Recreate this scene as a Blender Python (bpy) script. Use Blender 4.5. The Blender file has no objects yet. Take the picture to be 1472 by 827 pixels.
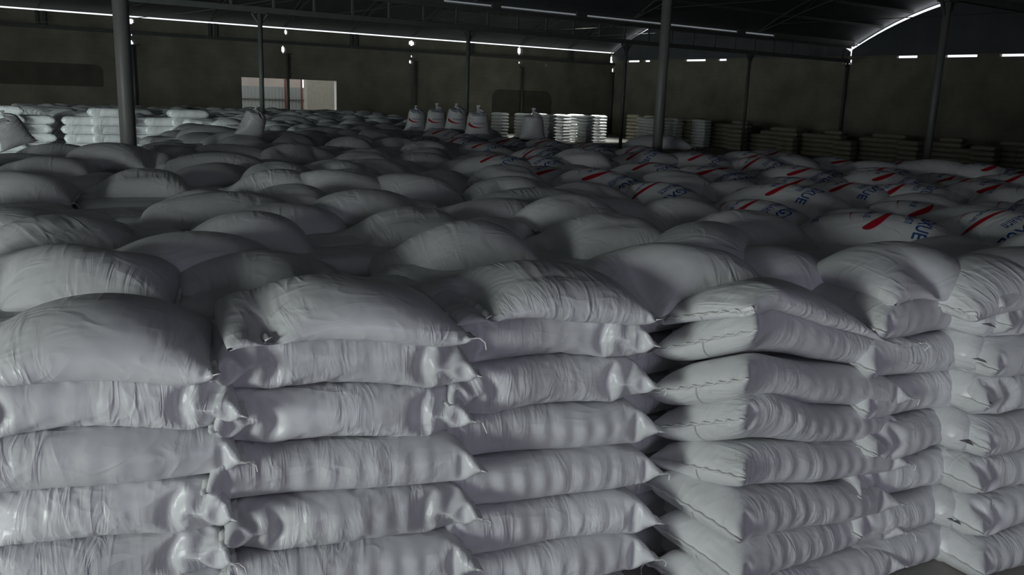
import bpy, bmesh, math, random, time
import numpy as np
from mathutils import Vector, Matrix
T0 = time.time()
random.seed(7)
SC = bpy.context.scene
COL = SC.collection

# ------------------------------------------------------------------ camera
HC = 1.815                                 # eye height above the floor
ZB = .165                                  # top of the lowest layer of sacks
F_PX, PITCH, ROLL, YAW = 1243.2, .2183, .0358, .6163
cp, sp, cr, sr = math.cos(PITCH), math.sin(PITCH), math.cos(ROLL), math.sin(ROLL)
_f = np.array([0, cp, -sp]); _u0 = np.array([0, sp, cp]); _r0 = np.array([1., 0, 0])
_r = cr*_r0 + sr*_u0; _u = -sr*_r0 + cr*_u0
D = np.array([math.cos(YAW), math.sin(YAW), 0]); N = np.array([-math.sin(YAW), math.cos(YAW), 0])
def ray(x, y): return _f + (x-736)/F_PX*_r - (y-413.5)/F_PX*_u
def on_plane(x, y, nrm, c):
    v = ray(x, y); P = v*(c/(v@nrm)); return float(P@D), float(P@N), float(P[2])
def on_z(x, y, z):
    v = ray(x, y); return v*(z/v[2])
def proj(P):
    x, y, z = P@_r, P@_u, P@_f
    return 736+F_PX*x/z, 413.5-F_PX*y/z, z
cam = bpy.data.objects.new('camera', bpy.data.cameras.new('camera')); COL.objects.link(cam)
cam.matrix_world = Matrix(((_r[0], _u[0], -_f[0], 0), (_r[1], _u[1], -_f[1], 0), (_r[2], _u[2], -_f[2], HC), (0, 0, 0, 1)))
cam.data.sensor_width = 36; cam.data.lens = F_PX/1472*36; cam.data.clip_start = .05; cam.data.clip_end = 500
SC.camera = cam

# ------------------------------------------------------------------ light
world = bpy.data.worlds.new('overcast_sky'); SC.world = world; world.use_nodes = True
world.node_tree.nodes['Background'].inputs[0].default_value = (.93, .97, 1.0, 1)
world.node_tree.nodes['Background'].inputs[1].default_value = 1.25
SC.view_settings.view_transform = 'Standard'; SC.view_settings.look = 'None'
SC.view_settings.exposure = 0.0; SC.view_settings.gamma = 1; SC.view_settings.use_curve_mapping = False
SC.cycles.use_denoising = True
SC.cycles.max_bounces = 6; SC.cycles.diffuse_bounces = 4; SC.cycles.sample_clamp_indirect = 4

def W(t, n, z):                            # building coordinates (along the window wall, towards it, above the floor)
    return Vector((t*D[0]+n*N[0], t*D[1]+n*N[1], z))
def area(name, pos, aim, sx, sy, power, col, spread=math.pi):
    l = bpy.data.lights.new(name, 'AREA'); l.shape = 'RECTANGLE'; l.size = sx; l.size_y = sy
    l.energy = power; l.color = col; l.spread = spread
    o = bpy.data.objects.new(name, l); COL.objects.link(o); o.location = pos
    o.rotation_euler = (Vector(aim)-Vector(pos)).to_track_quat('-Z', 'Y').to_euler()
    return o
# daylight coming in through the loading doors of the shed (all of them behind or beside the camera)
T_LEFT, N_FRONT = -7.5, -5.0
area('daylight_side_door', W(T_LEFT+.05, .4, 1.3), W(2.0, 1.9, .8), 2.2, 2.2, 375, (.93, 1.0, .97))
area('daylight_rear_door', W(0, N_FRONT+.05, 1.4), W(1.0, 2.2, .8), 2.6, 2.3, 35, (.68, .58, 1.0))
area('daylight_aisle_door', W(T_LEFT+.05, 12.6, 1.5), W(.5, 18.2, .8), 4.6, 2.6, 190, (.86, 1.0, .96), math.radians(78))
area('daylight_far_door', W(T_LEFT+.05, 31.0, 1.8), W(24, 29.5, .8), 4.0, 3.0, 60, (.95, 1.0, .92), math.radians(100))
# added lamp under the unbroken roof, brightens the far stacks
area('far_stack_fill_lamp', W(23.6, 26.4, HC+3.9), W(23.8, 30.0, 1.0), 5.0, .6, 170, (.95, 1.0, .95), math.radians(42))

# ------------------------------------------------------------------ materials
def nmat(name):
    m = bpy.data.materials.new(name); m.use_nodes = True
    nt = m.node_tree; return m, nt, nt.nodes['Principled BSDF']
def simple(name, col, rough=.7, metal=0, noise=0, nscale=3, spec=.3):
    m, nt, b = nmat(name); b.inputs['Roughness'].default_value = rough; b.inputs['Metallic'].default_value = metal
    b.inputs['Specular IOR Level'].default_value = spec
    if noise:
        tc = nt.nodes.new('ShaderNodeTexCoord'); nz = nt.nodes.new('ShaderNodeTexNoise'); nz.inputs['Scale'].default_value = nscale
        nz.inputs['Detail'].default_value = 6
        mx = nt.nodes.new('ShaderNodeMix'); mx.data_type = 'RGBA'
        nt.links.new(tc.outputs['Object'], nz.inputs['Vector']); nt.links.new(nz.outputs['Fac'], mx.inputs['Factor'])
        mx.inputs['A'].default_value = tuple(c*(1-noise) for c in col)+(1,); mx.inputs['B'].default_value = tuple(min(1, c*(1+noise)) for c in col)+(1,)
        nt.links.new(mx.outputs['Result'], b.inputs['Base Color'])
    else: b.inputs['Base Color'].default_value = (*col, 1)
    return m
def sack_material(name, col, var, stuff=False):
    m, nt, b = nmat(name); L = nt.links.new
    b.inputs['Roughness'].default_value = .36; b.inputs['Specular IOR Level'].default_value = .5
    uv = nt.nodes.new('ShaderNodeUVMap'); oi = nt.nodes.new('ShaderNodeObjectInfo')
    add = nt.nodes.new('ShaderNodeVectorMath'); add.operation = 'ADD'
    sc = nt.nodes.new('ShaderNodeVectorMath'); sc.operation = 'SCALE'; sc.inputs['Scale'].default_value = 37
    comb = nt.nodes.new('ShaderNodeCombineXYZ')
    for i in range(3): L(oi.outputs['Random'], comb.inputs[i])
    L(comb.outputs[0], sc.inputs[0]); L(uv.outputs[0], add.inputs[0]); L(sc.outputs[0], add.inputs[1])
    # creases that run round the sack, broken up by a slow mask
    def noise(scale, mul, det, dist):
        mm = nt.nodes.new('ShaderNodeVectorMath'); mm.operation = 'MULTIPLY'; mm.inputs[1].default_value = mul
        L(add.outputs[0], mm.inputs[0]); n = nt.nodes.new('ShaderNodeTexNoise'); L(mm.outputs[0], n.inputs['Vector'])
        n.inputs['Scale'].default_value = scale; n.inputs['Detail'].default_value = det; n.inputs['Distortion'].default_value = dist
        return n.outputs['Fac']
    def math_(op, a, bb=None):
        q = nt.nodes.new('ShaderNodeMath'); q.operation = op
        for i, x in enumerate((a, bb)):
            if x is None: continue
            if isinstance(x, (int, float)): q.inputs[i].default_value = x
            else: L(x, q.inputs[i])
        return q.outputs[0]
    def ridge(x): return math_('SUBTRACT', 1, math_('MULTIPLY', math_('ABSOLUTE', math_('SUBTRACT', x, .5)), 5))
    cross = math_('MAXIMUM', ridge(noise(1, (17, 3.5, 1), 1, .6)), 0)
    slant = math_('MAXIMUM', ridge(noise(1, (6, 10, 1), 1, 1.2)), 0)
    mask = noise(4, (1, 1, 1), 1, 0)
    mr = nt.nodes.new('ShaderNodeMapRange'); L(mask, mr.inputs[0]); mr.inputs[1].default_value = .42; mr.inputs[2].default_value = .65
    sv = nt.nodes.new('ShaderNodeSeparateXYZ'); L(uv.outputs[0], sv.inputs[0])
    ev = nt.nodes.new('ShaderNodeMapRange'); L(math_('ABSOLUTE', sv.outputs[1]), ev.inputs[0]); ev.inputs[1].default_value = .06; ev.inputs[2].default_value = .17; ev.inputs[4].default_value = .7
    fine = math_('MULTIPLY', math_('MAXIMUM', ridge(noise(1, (24, 6, 1), 2, 1.0)), 0), math_('MULTIPLY', ev.outputs[0], mr.outputs[0]))
    hsum = math_('ADD', math_('ADD', math_('MULTIPLY', cross, mr.outputs[0]), math_('MULTIPLY', slant, .45)), fine)
    soft = noise(1, (10, 7, 1), 2, .3)
    hsum = math_('ADD', hsum, math_('MULTIPLY', soft, 1.0))
    bp = nt.nodes.new('ShaderNodeBump'); bp.inputs['Distance'].default_value = .0045; bp.inputs['Strength'].default_value = .75
    L(hsum, bp.inputs['Height'])
    # plain weave of the tape fabric
    wv = nt.nodes.new('ShaderNodeTexWave'); wv.inputs['Scale'].default_value = 60; wv.bands_direction = 'X'; L(uv.outputs[0], wv.inputs['Vector'])
    b2 = nt.nodes.new('ShaderNodeBump'); b2.inputs['Distance'].default_value = .0002; b2.inputs['Strength'].default_value = .05
    L(wv.outputs['Fac'], b2.inputs['Height']); L(bp.outputs[0], b2.inputs['Normal']); L(b2.outputs[0], b.inputs['Normal'])
    # each sack a little cleaner or dustier
    hs = nt.nodes.new('ShaderNodeHueSaturation'); hs.inputs['Color'].default_value = (*col, 1)
    mv = nt.nodes.new('ShaderNodeMapRange'); L(oi.outputs['Random'], mv.inputs[0]); mv.inputs[3].default_value = 1-var; mv.inputs[4].default_value = 1+var
    L(mv.outputs[0], hs.inputs['Value'])
    dn = noise(1, (5, 5, 1), 5, .2)
    mx = nt.nodes.new('ShaderNodeMix'); mx.data_type = 'RGBA'; mx.blend_type = 'MULTIPLY'
    dr = nt.nodes.new('ShaderNodeMapRange'); L(dn, dr.inputs[0]); dr.inputs[1].default_value = .5; dr.inputs[2].default_value = .8; dr.inputs[4].default_value = .5
    L(dr.outputs[0], mx.inputs['Factor']); L(hs.outputs[0], mx.inputs['A']); mx.inputs['B'].default_value = (.72, .71, .68, 1)
    L(mx.outputs['Result'], b.inputs['Base Color'])
    return m
M = {}
M['sack'] = sack_material('woven_white_sack', (.66, .67, .68), .09)
M['brownish'] = sack_material('brownish_sack', (.25, .24, .19), .25)  # darker brown than the white sacks, for the gable wall stacks
M['hem'] = simple('folded_hem', (.74, .75, .74), .6)
M['thread'] = simple('cotton_thread', (.8, .8, .76), .8)
M['red'] = simple('red_print', (.42, .012, .03), .5)
M['blue'] = simple('blue_print', (.035, .09, .28), .5)
M['steel'] = simple('painted_steel', (.10, .105, .10), .55, .2, .3, 6)
M['pole'] = simple('grey_pipe', (.17, .175, .165), .5, .2, .25, 4)
M['concrete'] = simple('concrete_floor', (.30, .29, .27), .85, 0, .25, 1.5)
M['sheet'] = simple('roof_sheet', (.09, .098, .105), .6, .1, .35, 1.2)
M['clad'] = simple('gable_sheet', (.10, .11, .12), .6, .1, .3, 1.2)
M['door'] = simple('loading_door', (.2, .22, .23), .6)
M['pinkwall'] = simple('pinkish_render', (.42, .37, .32), .9, 0, .2, 2)
M['greysheet'] = simple('galvanised_sheet', (.27, .29, .28), .6, .1, .12, 2)
M['blockwall'] = simple('grey_block', (.30, .285, .24), .9, 0, .2, 6)
M['redpost'] = simple('red_oxide_paint', (.14, .035, .025), .7)
M['whitepost'] = simple('white_paint_and_lit_jamb', (.8, .8, .76), .6)
M['ground'] = simple('dusty_ground', (.35, .33, .3), .95, 0, .2, 1)
def plaster():
    m, nt, b = nmat('stained_plaster'); L = nt.links.new; b.inputs['Roughness'].default_value = .9
    tc = nt.nodes.new('ShaderNodeTexCoord')
    n1 = nt.nodes.new('ShaderNodeTexNoise'); n1.inputs['Scale'].default_value = .9; n1.inputs['Detail'].default_value = 8; L(tc.outputs['Object'], n1.inputs['Vector'])
    r = nt.nodes.new('ShaderNodeValToRGB'); r.color_ramp.elements[0].position = .3; r.color_ramp.elements[0].color = (.16, .15, .12, 1)
    r.color_ramp.elements[1].position = .7; r.color_ramp.elements[1].color = (.27, .255, .21, 1); L(n1.outputs['Fac'], r.inputs[0])
    br = nt.nodes.new('ShaderNodeTexBrick'); br.inputs['Scale'].default_value = 1; br.inputs['Brick Width'].default_value = .4; br.inputs['Row Height'].default_value = .2
    br.inputs['Color1'].default_value = (1, 1, 1, 1); br.inputs['Color2'].default_value = (.93, .93, .93, 1); br.inputs['Mortar'].default_value = (.85, .85, .85, 1); br.inputs['Mortar Size'].default_value = .01
    L(tc.outputs['UV'], br.inputs['Vector'])
    mx = nt.nodes.new('ShaderNodeMix'); mx.data_type = 'RGBA'; mx.blend_type = 'MULTIPLY'; mx.inputs['Factor'].default_value = .8
    L(r.outputs[0], mx.inputs['A']); L(br.outputs['Color'], mx.inputs['B']); L(mx.outputs['Result'], b.inputs['Base Color'])
    return m
M['plaster'] = plaster()
M['stain'] = simple('old_dark_render', (.10, .095, .08), .95, 0, .25, 2)

# ------------------------------------------------------------------ helpers
def link_mesh(name, verts, faces, mat, parent=None, smooth=False, uv=None):
    me = bpy.data.meshes.new(name)
    me.from_pydata([tuple(v) for v in verts], [], [tuple(f) for f in faces]); me.update()
    if smooth: me.polygons.foreach_set('use_smooth', [True]*len(me.polygons))
    if uv is not None:
        ul = me.uv_layers.new(name='UVMap'); li = np.empty(len(me.loops), dtype=np.int32); me.loops.foreach_get('vertex_index', li)
        ul.data.foreach_set('uv', np.asarray(uv, dtype=np.float32)[li].ravel())
    if mat: me.materials.append(mat)
    o = bpy.data.objects.new(name, me); COL.objects.link(o)
    if parent: o.parent = parent
    return o
def tag(o, label=None, cat=None, group=None, kind=None):
    if label: o['label'] = label
    if cat: o['category'] = cat
    if group: o['group'] = group
    if kind: o['kind'] = kind
    return o
def empty(name, loc=(0, 0, 0), rz=0):
    o = bpy.data.objects.new(name, None); COL.objects.link(o); o.location = loc; o.rotation_euler = (0, 0, rz); o.empty_display_size = .1
    return o
class MB:
    def __init__(s): s.v = []; s.f = []
    def box_pts(s, pts):                       # 8 points, bottom ring then top ring
        b = len(s.v); s.v += [tuple(p) for p in pts]
        s.f += [(b, b+3, b+2, b+1), (b+4, b+5, b+6, b+7)] + [(b+i, b+(i+1) % 4, b+4+(i+1) % 4, b+4+i) for i in range(4)]
        return s
    def box(s, t0, t1, n0, n1, z0, z1):
        return s.box_pts([W(t0, n0, z0), W(t1, n0, z0), W(t1, n1, z0), W(t0, n1, z0), W(t0, n0, z1), W(t1, n0, z1), W(t1, n1, z1), W(t0, n1, z1)])
    def tube(s, path, r, k=8, closed_caps=True, radii=None):
        P = [Vector(p) for p in path]; b = len(s.v)
        for i, p in enumerate(P):
            d = (P[min(i+1, len(P)-1)]-P[max(i-1, 0)]).normalized()
            a = d.cross(Vector((0, 0, 1)) if abs(d.z) < .9 else Vector((1, 0, 0))).normalized(); c = d.cross(a)
            rr = radii[i] if radii else r
            for j in range(k):
                th = 2*math.pi*j/k; s.v.append(tuple(p+a*rr*math.cos(th)+c*rr*math.sin(th)))
        for i in range(len(P)-1):
            for j in range(k):
                s.f.append((b+i*k+j, b+i*k+(j+1) % k, b+(i+1)*k+(j+1) % k, b+(i+1)*k+j))
        if closed_caps: s.f += [tuple(b+j for j in range(k))[::-1], tuple(b+(len(P)-1)*k+j for j in range(k))]
        return s
    def build(s, name, mat, parent=None, smooth=False):
        return link_mesh(name, s.v, s.f, mat, parent, smooth)
def struct(o): o['kind'] = 'structure'; return o
Z = lambda rel: rel+HC                         # height relative to the eye -> above the floor

# ------------------------------------------------------------------ the shed
N_A, N_B, N_C = 35.86, 21.64, 7.69
T_G, S = 31.48, 6.0
Z_E = Z(2.44)                                  # spring line of the curved roofs
def wall_grid(name, a0, a1, z0, z1, holes, thick, point, mat):
    """masonry with rectangular openings right through it; point(a, depth, z) -> world"""
    A = sorted({a0, a1, *[h[0] for h in holes], *[h[1] for h in holes]}); Zs = sorted({z0, z1, *[h[2] for h in holes], *[h[3] for h in holes]})
    hole = lambda i, j: any(h[0]-1e-6 <= A[i] and A[i+1] <= h[1]+1e-6 and h[2]-1e-6 <= Zs[j] and Zs[j+1] <= h[3]+1e-6 for h in holes)
    na, nz = len(A)-1, len(Zs)-1
    idx = {}; v = []; f = []; uv = []
    def vid(i, j, k):
        if (i, j, k) not in idx: idx[i, j, k] = len(v); v.append(tuple(point(A[i], thick*k, Zs[j]))); uv.append((A[i], Zs[j]))
        return idx[i, j, k]
    solid = [[not hole(i, j) for j in range(nz)] for i in range(na)]
    for i in range(na):
        for j in range(nz):
            if not solid[i][j]: continue
            f.append((vid(i, j, 0), vid(i+1, j, 0), vid(i+1, j+1, 0), vid(i, j+1, 0))); f.append((vid(i, j, 1), vid(i, j+1, 1), vid(i+1, j+1, 1), vid(i+1, j, 1)))
            for di, dj, e in ((-1, 0, ((i, j), (i, j+1))), (1, 0, ((i+1, j+1), (i+1, j))), (0, -1, ((i+1, j), (i, j))), (0, 1, ((i, j+1), (i+1, j+1)))):
                ii, jj = i+di, j+dj
                if not (0 <= ii < na and 0 <= jj < nz and solid[ii][jj]):
                    (p, q), (r, s_) = e; f.append((vid(p, q, 0), vid(r, s_, 0), vid(r, s_, 1), vid(p, q, 1)))
    return struct(link_mesh(name, v, f, mat, uv=uv))
struct(MB().box(T_LEFT-.2, T_G+.2, N_FRONT-.2, N_A+.2, -.15, 0).build('floor', M['concrete']))

TA = [7.48+S*k for k in range(-2, 5)]
holes = [(11.6, 15.73, Z(-1.3), Z(.35))]
def blob(px, py, w, h):                         # ragged daylight hole at a place on the window wall, sizes in metres
    t, _, z = on_plane(px, py, N, N_A); z = Z(z)
    holes.append((t-w/2, t+w/2, z-h*.3, z+h*.3)); holes.append((t-w*.3, t+w*.3, z-h/2, z+h/2))
for b in ((188, 30, .26, .22), (190, 63, .16, .26), (190, 50, .07, .1), (412, 46, .18, .22), (408, 71, .20, .3), (593, 62, .36, .24), (593, 81, .16, .14), (591, 89, .2, .2), (748, 73, .32, .4),
          (748, 90, .2, .16), (785, 93.5, .15, .15), (881, 86, .34, .5), (882, 101, .2, .3), (881, 108, .14, .12)): blob(*b)
wall_top = Z(2.25)
wall_grid('wall_back', T_LEFT, T_G, 0, wall_top, holes, .22, lambda a, d, z: W(a, N_A+d, z), M['plaster'])
# gable wall: masonry, a ragged slit of light, dark cladding above
wall_grid('wall_right', N_FRONT, N_A, 0, Z(1.91), [(21.55, 21.95, Z(1.7), Z(1.91))], .22, lambda a, d, z: W(T_G+d, a, z), M['plaster'])
def roof_z(n, n0, n1, ze):
    c = (n0+n1)/2; h = (n1-n0)/2; R = h/math.sin(math.radians(31)); return ze+math.sqrt(max(0, R*R-(n-c)**2))-R*math.cos(math.radians(31))
SPANS = [(N_B+.06, N_A+.45, Z_E), (N_C, N_B-.02, Z_E+.07), (N_FRONT-.3, N_C-.05, Z_E+.07)]
for n0, n1, ze in SPANS:
    K = 40; v = []; f = []
    T = [T_LEFT-.4, T_G+.5]
    for i in range(K+1):
        n = n0+(n1-n0)*i/K; z = roof_z(n, n0, n1, ze)
        for t in T: v.append(W(t, n, z)); v.append(W(t, n, z+.04))
    for i in range(K):
        a, b = 4*i, 4*(i+1)
        f += [(a, b, b+2, a+2), (a+1, a+3, b+3, b+1), (a, a+1, b+1, b), (a+2, b+2, b+3, a+3)]
    f += [(0, 2, 3, 1), (4*K, 4*K+1, 4*K+3, 4*K+2)]
    struct(link_mesh('ceiling', v, f, M['sheet'], smooth=False))
    # cladding that closes each gable under the roof, a slit below the sheet left open
    for tg, gap in ((T_G+.05, .25), (T_LEFT-.05, .0)):
        v = []; f = []; a0, a1 = max(n0, N_FRONT), min(n1, N_A+.2)
        zb = Z(1.995) if gap else 3.2
        for i in range(K+1):
            n = a0+(a1-a0)*i/K; z = max(roof_z(n, n0, n1, ze)-gap, zb+.01)
            for q in (0, .06): v.append(W(tg+q, n, zb)); v.append(W(tg+q, n, z))
        for i in range(K):
            a, b = 4*i, 4*(i+1); f += [(a, b, b+1, a+1), (a+2, a+3, b+3, b+2), (a+1, b+1, b+3, a+3), (a, a+2, b+2, b)]
        f += [(0, 1, 3, 2), (4*K, 4*K+2, 4*K+3, 4*K+1)]
        struct(link_mesh('wall_right' if gap else 'wall_left', v, f, M['clad']))
    # edge bar running in the middle of the arched slit
    mb = MB(); pts = []
    for i in range(K+1):
        n = n0+(n1-n0)*i/K; pts.append(W(T_G+.1, n, roof_z(n, n0, n1, ze)-.13))
    mb.tube(pts, .018, 6); struct(mb.build('trim_1', M['steel']))
    # purlins under the sheet
    for i in range(1, 12):
        n = n0+(n1-n0)*i/12; z = roof_z(n, n0, n1, ze)
        struct(MB().box(T_LEFT, T_G+.2, n-.03, n+.03, z-.1, z-.005).build('trim_2', M['steel']))
# boards that close the slit over the masonry except where daylight shows
open_px = [(901, 919), (925, 934), (984, 1014), (1031, 1044), (1288, 1318), (1358, 1404), (1436, 1500)]
ivals = sorted([tuple(sorted((on_plane(a, 85, D, T_G)[1], on_plane(b, 83, D, T_G)[1]))) for a, b in open_px])
cur = N_FRONT
for a, b in ivals+[(N_A, N_A)]:
    if a > cur: struct(MB().box(T_G+.02, T_G+.18, cur, a, Z(1.88), Z(2.02)).build('trim_3', M['plaster']))
    cur = b
# wall on the left, with the loading doors that light the shed; wall behind the camera
wall_grid('wall_left', N_FRONT, N_A, 0, 3.2, [(-.8, 1.6, .05, 2.5), (10.0, 15.2, .05, 3.2), (29.0, 33.0, .05, 3.2)], .2, lambda a, d, z: W(T_LEFT-d, a, z), M['plaster'])
wall_grid('wall_front', T_LEFT, T_G, 0, Z_E+.1, [(-1.3, 1.3, .05, 2.7)], .2, lambda a, d, z: W(a, N_FRONT-d, z), M['plaster'])
# old patches of dark render on the window wall
def patch(x0, y0, x1, y1, r, cut=0):
    t0, _, z1 = on_plane(x0, y0, N, N_A-.02); t1, _, z0 = on_plane(x1, y1, N, N_A-.02); z0, z1 = Z(z0), Z(z1); t0 = max(t0, T_LEFT+.1)
    pts = []
    for cx, cz, a0 in ((t1-r, z1-r, 0), (t0+r, z1-r, 90), (t0+r*.3, z0+r*.3, 180), (t1-r*.3, z0+r*.3, 270)):
        rr = r if a0 < 100 else r*.3
        for k in range(7): a = math.radians(a0+15*k); pts.append((cx+rr*math.cos(a), cz+rr*math.sin(a)))
    v = [W(a, N_A-.012, z) for a, z in pts]+[W(a, N_A+.01, z) for a, z in pts]; n = len(pts)
    f = [tuple(range(n)), tuple(range(2*n-1, n-1, -1))]+[(i, n+i, n+(i+1) % n, (i+1) % n) for i in range(n)]
    return struct(link_mesh('trim_4', v, f, M['stain']))
patch(-60, 84, 149, 125, .25); patch(708, 128, 792, 168, .45)
# girt pipe along the window wall
struct(MB().box(T_LEFT, T_G, N_A-.14, N_A-.02, Z(1.75), Z(1.87)).build('trim_5', M['steel']))
# lip that closes the valley gutter where no light leaks
for a, b in ((T_LEFT, 12.6), (14.2, 14.5), (17.3, 17.7), (24.6, 25.0), (26.6, T_G)):
    struct(MB().box(a, b, N_B-.14, N_B-.06, Z_E-.02, Z_E+.14).build('trim_6', M['steel']))
struct(MB().box(T_LEFT, T_G, N_B-.12, N_B+.14, Z_E-.06, Z_E-.01).build('trim_6', M['steel']))
struct(MB().box(T_LEFT, T_G, N_C-.15, N_C+.12, Z_E-.06, Z_E+.16).build('trim_6', M['steel']))

# ------------------------------------------------------------------ columns, girders, trusses
def column(t, n, r, ztop, label, group, y_cap=True, mat='pole'):
    root = tag(empty('steel_column', W(t, n, 0)), label, 'column', group)
    inv = Matrix.Translation(-Vector(W(t, n, 0)))
    def loc(mb): mb.v = [tuple(inv @ Vector(p)) for p in mb.v]; return mb
    loc(MB().tube([W(t, n, 0), W(t, n, ztop)], r, 16)).build('shaft', M[mat], root, True)
    loc(MB().box(t-.16, t+.16, n-.16, n+.16, 0, .02)).build('base_plate', M['steel'], root)
    loc(MB().box(t-.14, t+.14, n-.1, n+.1, ztop-.03, ztop)).build('cap_plate', M['steel'], root)
    if y_cap:
        for s in (-1, 1):
            loc(MB().tube([W(t, n, ztop-.30), W(t+s*.2, n, ztop-.02)], .028, 6)).build('brace', M['steel'], root)
    return root
ordw = ['first', 'second', 'third', 'fourth', 'fifth', 'sixth', 'seventh', 'eighth', 'ninth', 'tenth', 'eleventh', 'twelfth', 'thirteenth', 'fourteenth', 'fifteenth', 'sixteenth', 'seventeenth', 'eighteenth', 'nineteenth', 'twentieth',
        'twenty-first', 'twenty-second', 'twenty-third', 'twenty-fourth', 'twenty-fifth', 'twenty-sixth', 'twenty-seventh', 'twenty-eighth', 'twenty-ninth', 'thirtieth', 'thirty-first', 'thirty-second', 'thirty-third', 'thirty-fourth', 'thirty-fifth', 'thirty-sixth']
clab = {0: 'thick grey pipe column rising from the sacks near the bright stacked pile', 1: 'thick grey pipe column rising behind the plain sack beside the printed sacks',
        2: 'thick dark pipe column rising before the gable wall behind the printed sacks'}
for k in (-1, 0, 1, 2, 3, 4):
    if k in (-1, 3, 4): continue
    column(1.53+S*k if k else 1.54, N_C, .062, Z_E-.76, clab[k], 'thick pipe columns of the near row')
blab = {0: 'thin dark column standing in front of the pale window opening', 1: 'thin dark column rising behind the upright printed sacks',
        2: 'thin dark column standing before the corner where the two walls meet', 3: 'thin dark column with forked head before the gable wall', 4: 'dark column against the gable wall under the bright square hole'}
for k in range(5):
    column(min(7.5+S*k, T_G-.12), N_B, .058, Z(1.76), blab[k], 'thin columns of the middle row', True, 'steel')
alab = {0: 'dark wall column behind the nearest thick pipe column', 1: 'dark wall column crossing the window opening', 2: 'dark wall column behind the leftmost upright printed sack',
        3: 'dark wall column above the dark patch of render', 4: 'dark wall column in the far corner under the brightest hole'}
for k in range(5):
    column(min(7.5+S*k, T_G-.12), N_A-.12, .07, Z(1.38), alab[k], 'columns on the window wall', False, 'steel')
def girder(n, z0, z1, label, t0=T_LEFT+.05, t1=T_G-.03):
    root = tag(empty('lattice_girder', W(0, n, 0)), label, 'girder', 'lattice girders')
    inv = Matrix.Translation(-Vector(W(0, n, 0)))
    def loc(mb): mb.v = [tuple(inv @ Vector(p)) for p in mb.v]; return mb
    loc(MB().box(t0, t1, n-.06, n+.06, z0, z0+.13)).build('bottom_chord', M['steel'], root)
    loc(MB().box(t0, t1, n-.04, n+.04, z1-.08, z1)).build('top_chord', M['steel'], root)
    t = t0+.6
    while t < t1-.2:
        loc(MB().box(t-.025, t+.025, n-.025, n+.025, z0+.12, z1-.07)).build('post', M['steel'], root); t += 1.05
girder(N_B, Z(1.76), Z_E-.06, 'long lattice girder carried by the thin middle columns')
girder(N_C, Z_E-.75, Z_E-.06, 'lattice girder carried by the thick near columns')
def truss(t, span, label):
    n0, n1, ze = span
    root = tag(empty('roof_truss', W(t, (n0+n1)/2, 0)), label, 'roof truss', 'curved roof trusses')
    inv = Matrix.Translation(-Vector(W(t, (n0+n1)/2, 0)))
    def loc(mb): mb.v = [tuple(inv @ Vector(p)) for p in mb.v]; return mb
    K = 16; top = []; bot = []
    for i in range(K+1):
        n = n0+.12+(n1-n0-.4)*i/K; z = roof_z(n, n0, n1, ze)-.13
        top.append(W(t, n, z)); w = math.sin(math.pi*i/K)**.5*.42
        bot.append(W(t, n, z-max(w, .0)-.03))
    loc(MB().tube(top, .03, 5)).build('top_chord', M['steel'], root); loc(MB().tube(bot, .025, 5)).build('bottom_chord', M['steel'], root)
    web = MB()
    for i in range(K): a, b = (top[i], bot[i+1]) if i % 2 else (bot[i], top[i+1]); web.tube([a, b], .014, 4)
    loc(web).build('web', M['steel'], root)
    loc(MB().tube([bot[1], bot[-2]], .012, 4)).build('tie_rod', M['steel'], root)
trs = [7.5+3*k for k in range(-2, 8)]
for i, t in enumerate(trs):
    truss(t, SPANS[0], f'{ordw[i]} dark curved truss from the near end, above the window wall bay')
for i, t in enumerate([7.5+6*k for k in range(-1, 4)]):
    truss(t, SPANS[1], f'{ordw[i]} dark curved truss from the near end, above the printed sacks bay')
# raking struts that stay the roof edge off the window wall, half way between columns
for i, k in enumerate(range(-1, 4)):
    t = 7.5+S*k+3
    r_ = tag(empty('eave_strut', W(t, N_A-.1, Z(1.87))), f'{ordw[i]} short dark eave strut from the near end, on the window wall', 'strut', 'eave struts on the window wall')
    for s in (-.12, .12): MB_ = MB().box_pts([p-Vector(W(t, N_A-.1, Z(1.87))) for p in [W(t+s-.05, N_A-.12, Z(1.87)), W(t+s+.05, N_A-.12, Z(1.87)), W(t+s+.05, N_A-.03, Z(1.87)), W(t+s-.05, N_A-.03, Z(1.87)),
        W(t+s-.05, N_A-.12, Z(2.36)), W(t+s+.05, N_A-.12, Z(2.36)), W(t+s+.05, N_A-.03, Z(2.36)), W(t+s-.05, N_A-.03, Z(2.36))]]); MB_.build('leg', M['steel'], r_)
# cables sagging under the roof
def cable(p, q, sag, label):
    pts = [Vector(p).lerp(Vector(q), i/14)-Vector((0, 0, sag*4*(i/14)*(1-i/14))) for i in range(15)]
    tag(MB().tube(pts, .011, 5).build('cable', M['steel'], None, True), label, 'cable')
cable(W(12.5, N_B-.1, Z(2.0)), W(19.5, N_B-.1, Z(2.35)), .25, 'dark cable sagging along the lattice girder behind the near pipe column')
cable(W(10, 17, Z(2.35)), W(26, 17.5, Z(3.2)), .5, 'long dark cable sagging under the roof before the gable wall')
cable(W(3, N_A-.2, Z(1.9)), W(9, N_B, Z(2.4)), .3, 'thin cable crossing from the window wall to the first thin column')

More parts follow.
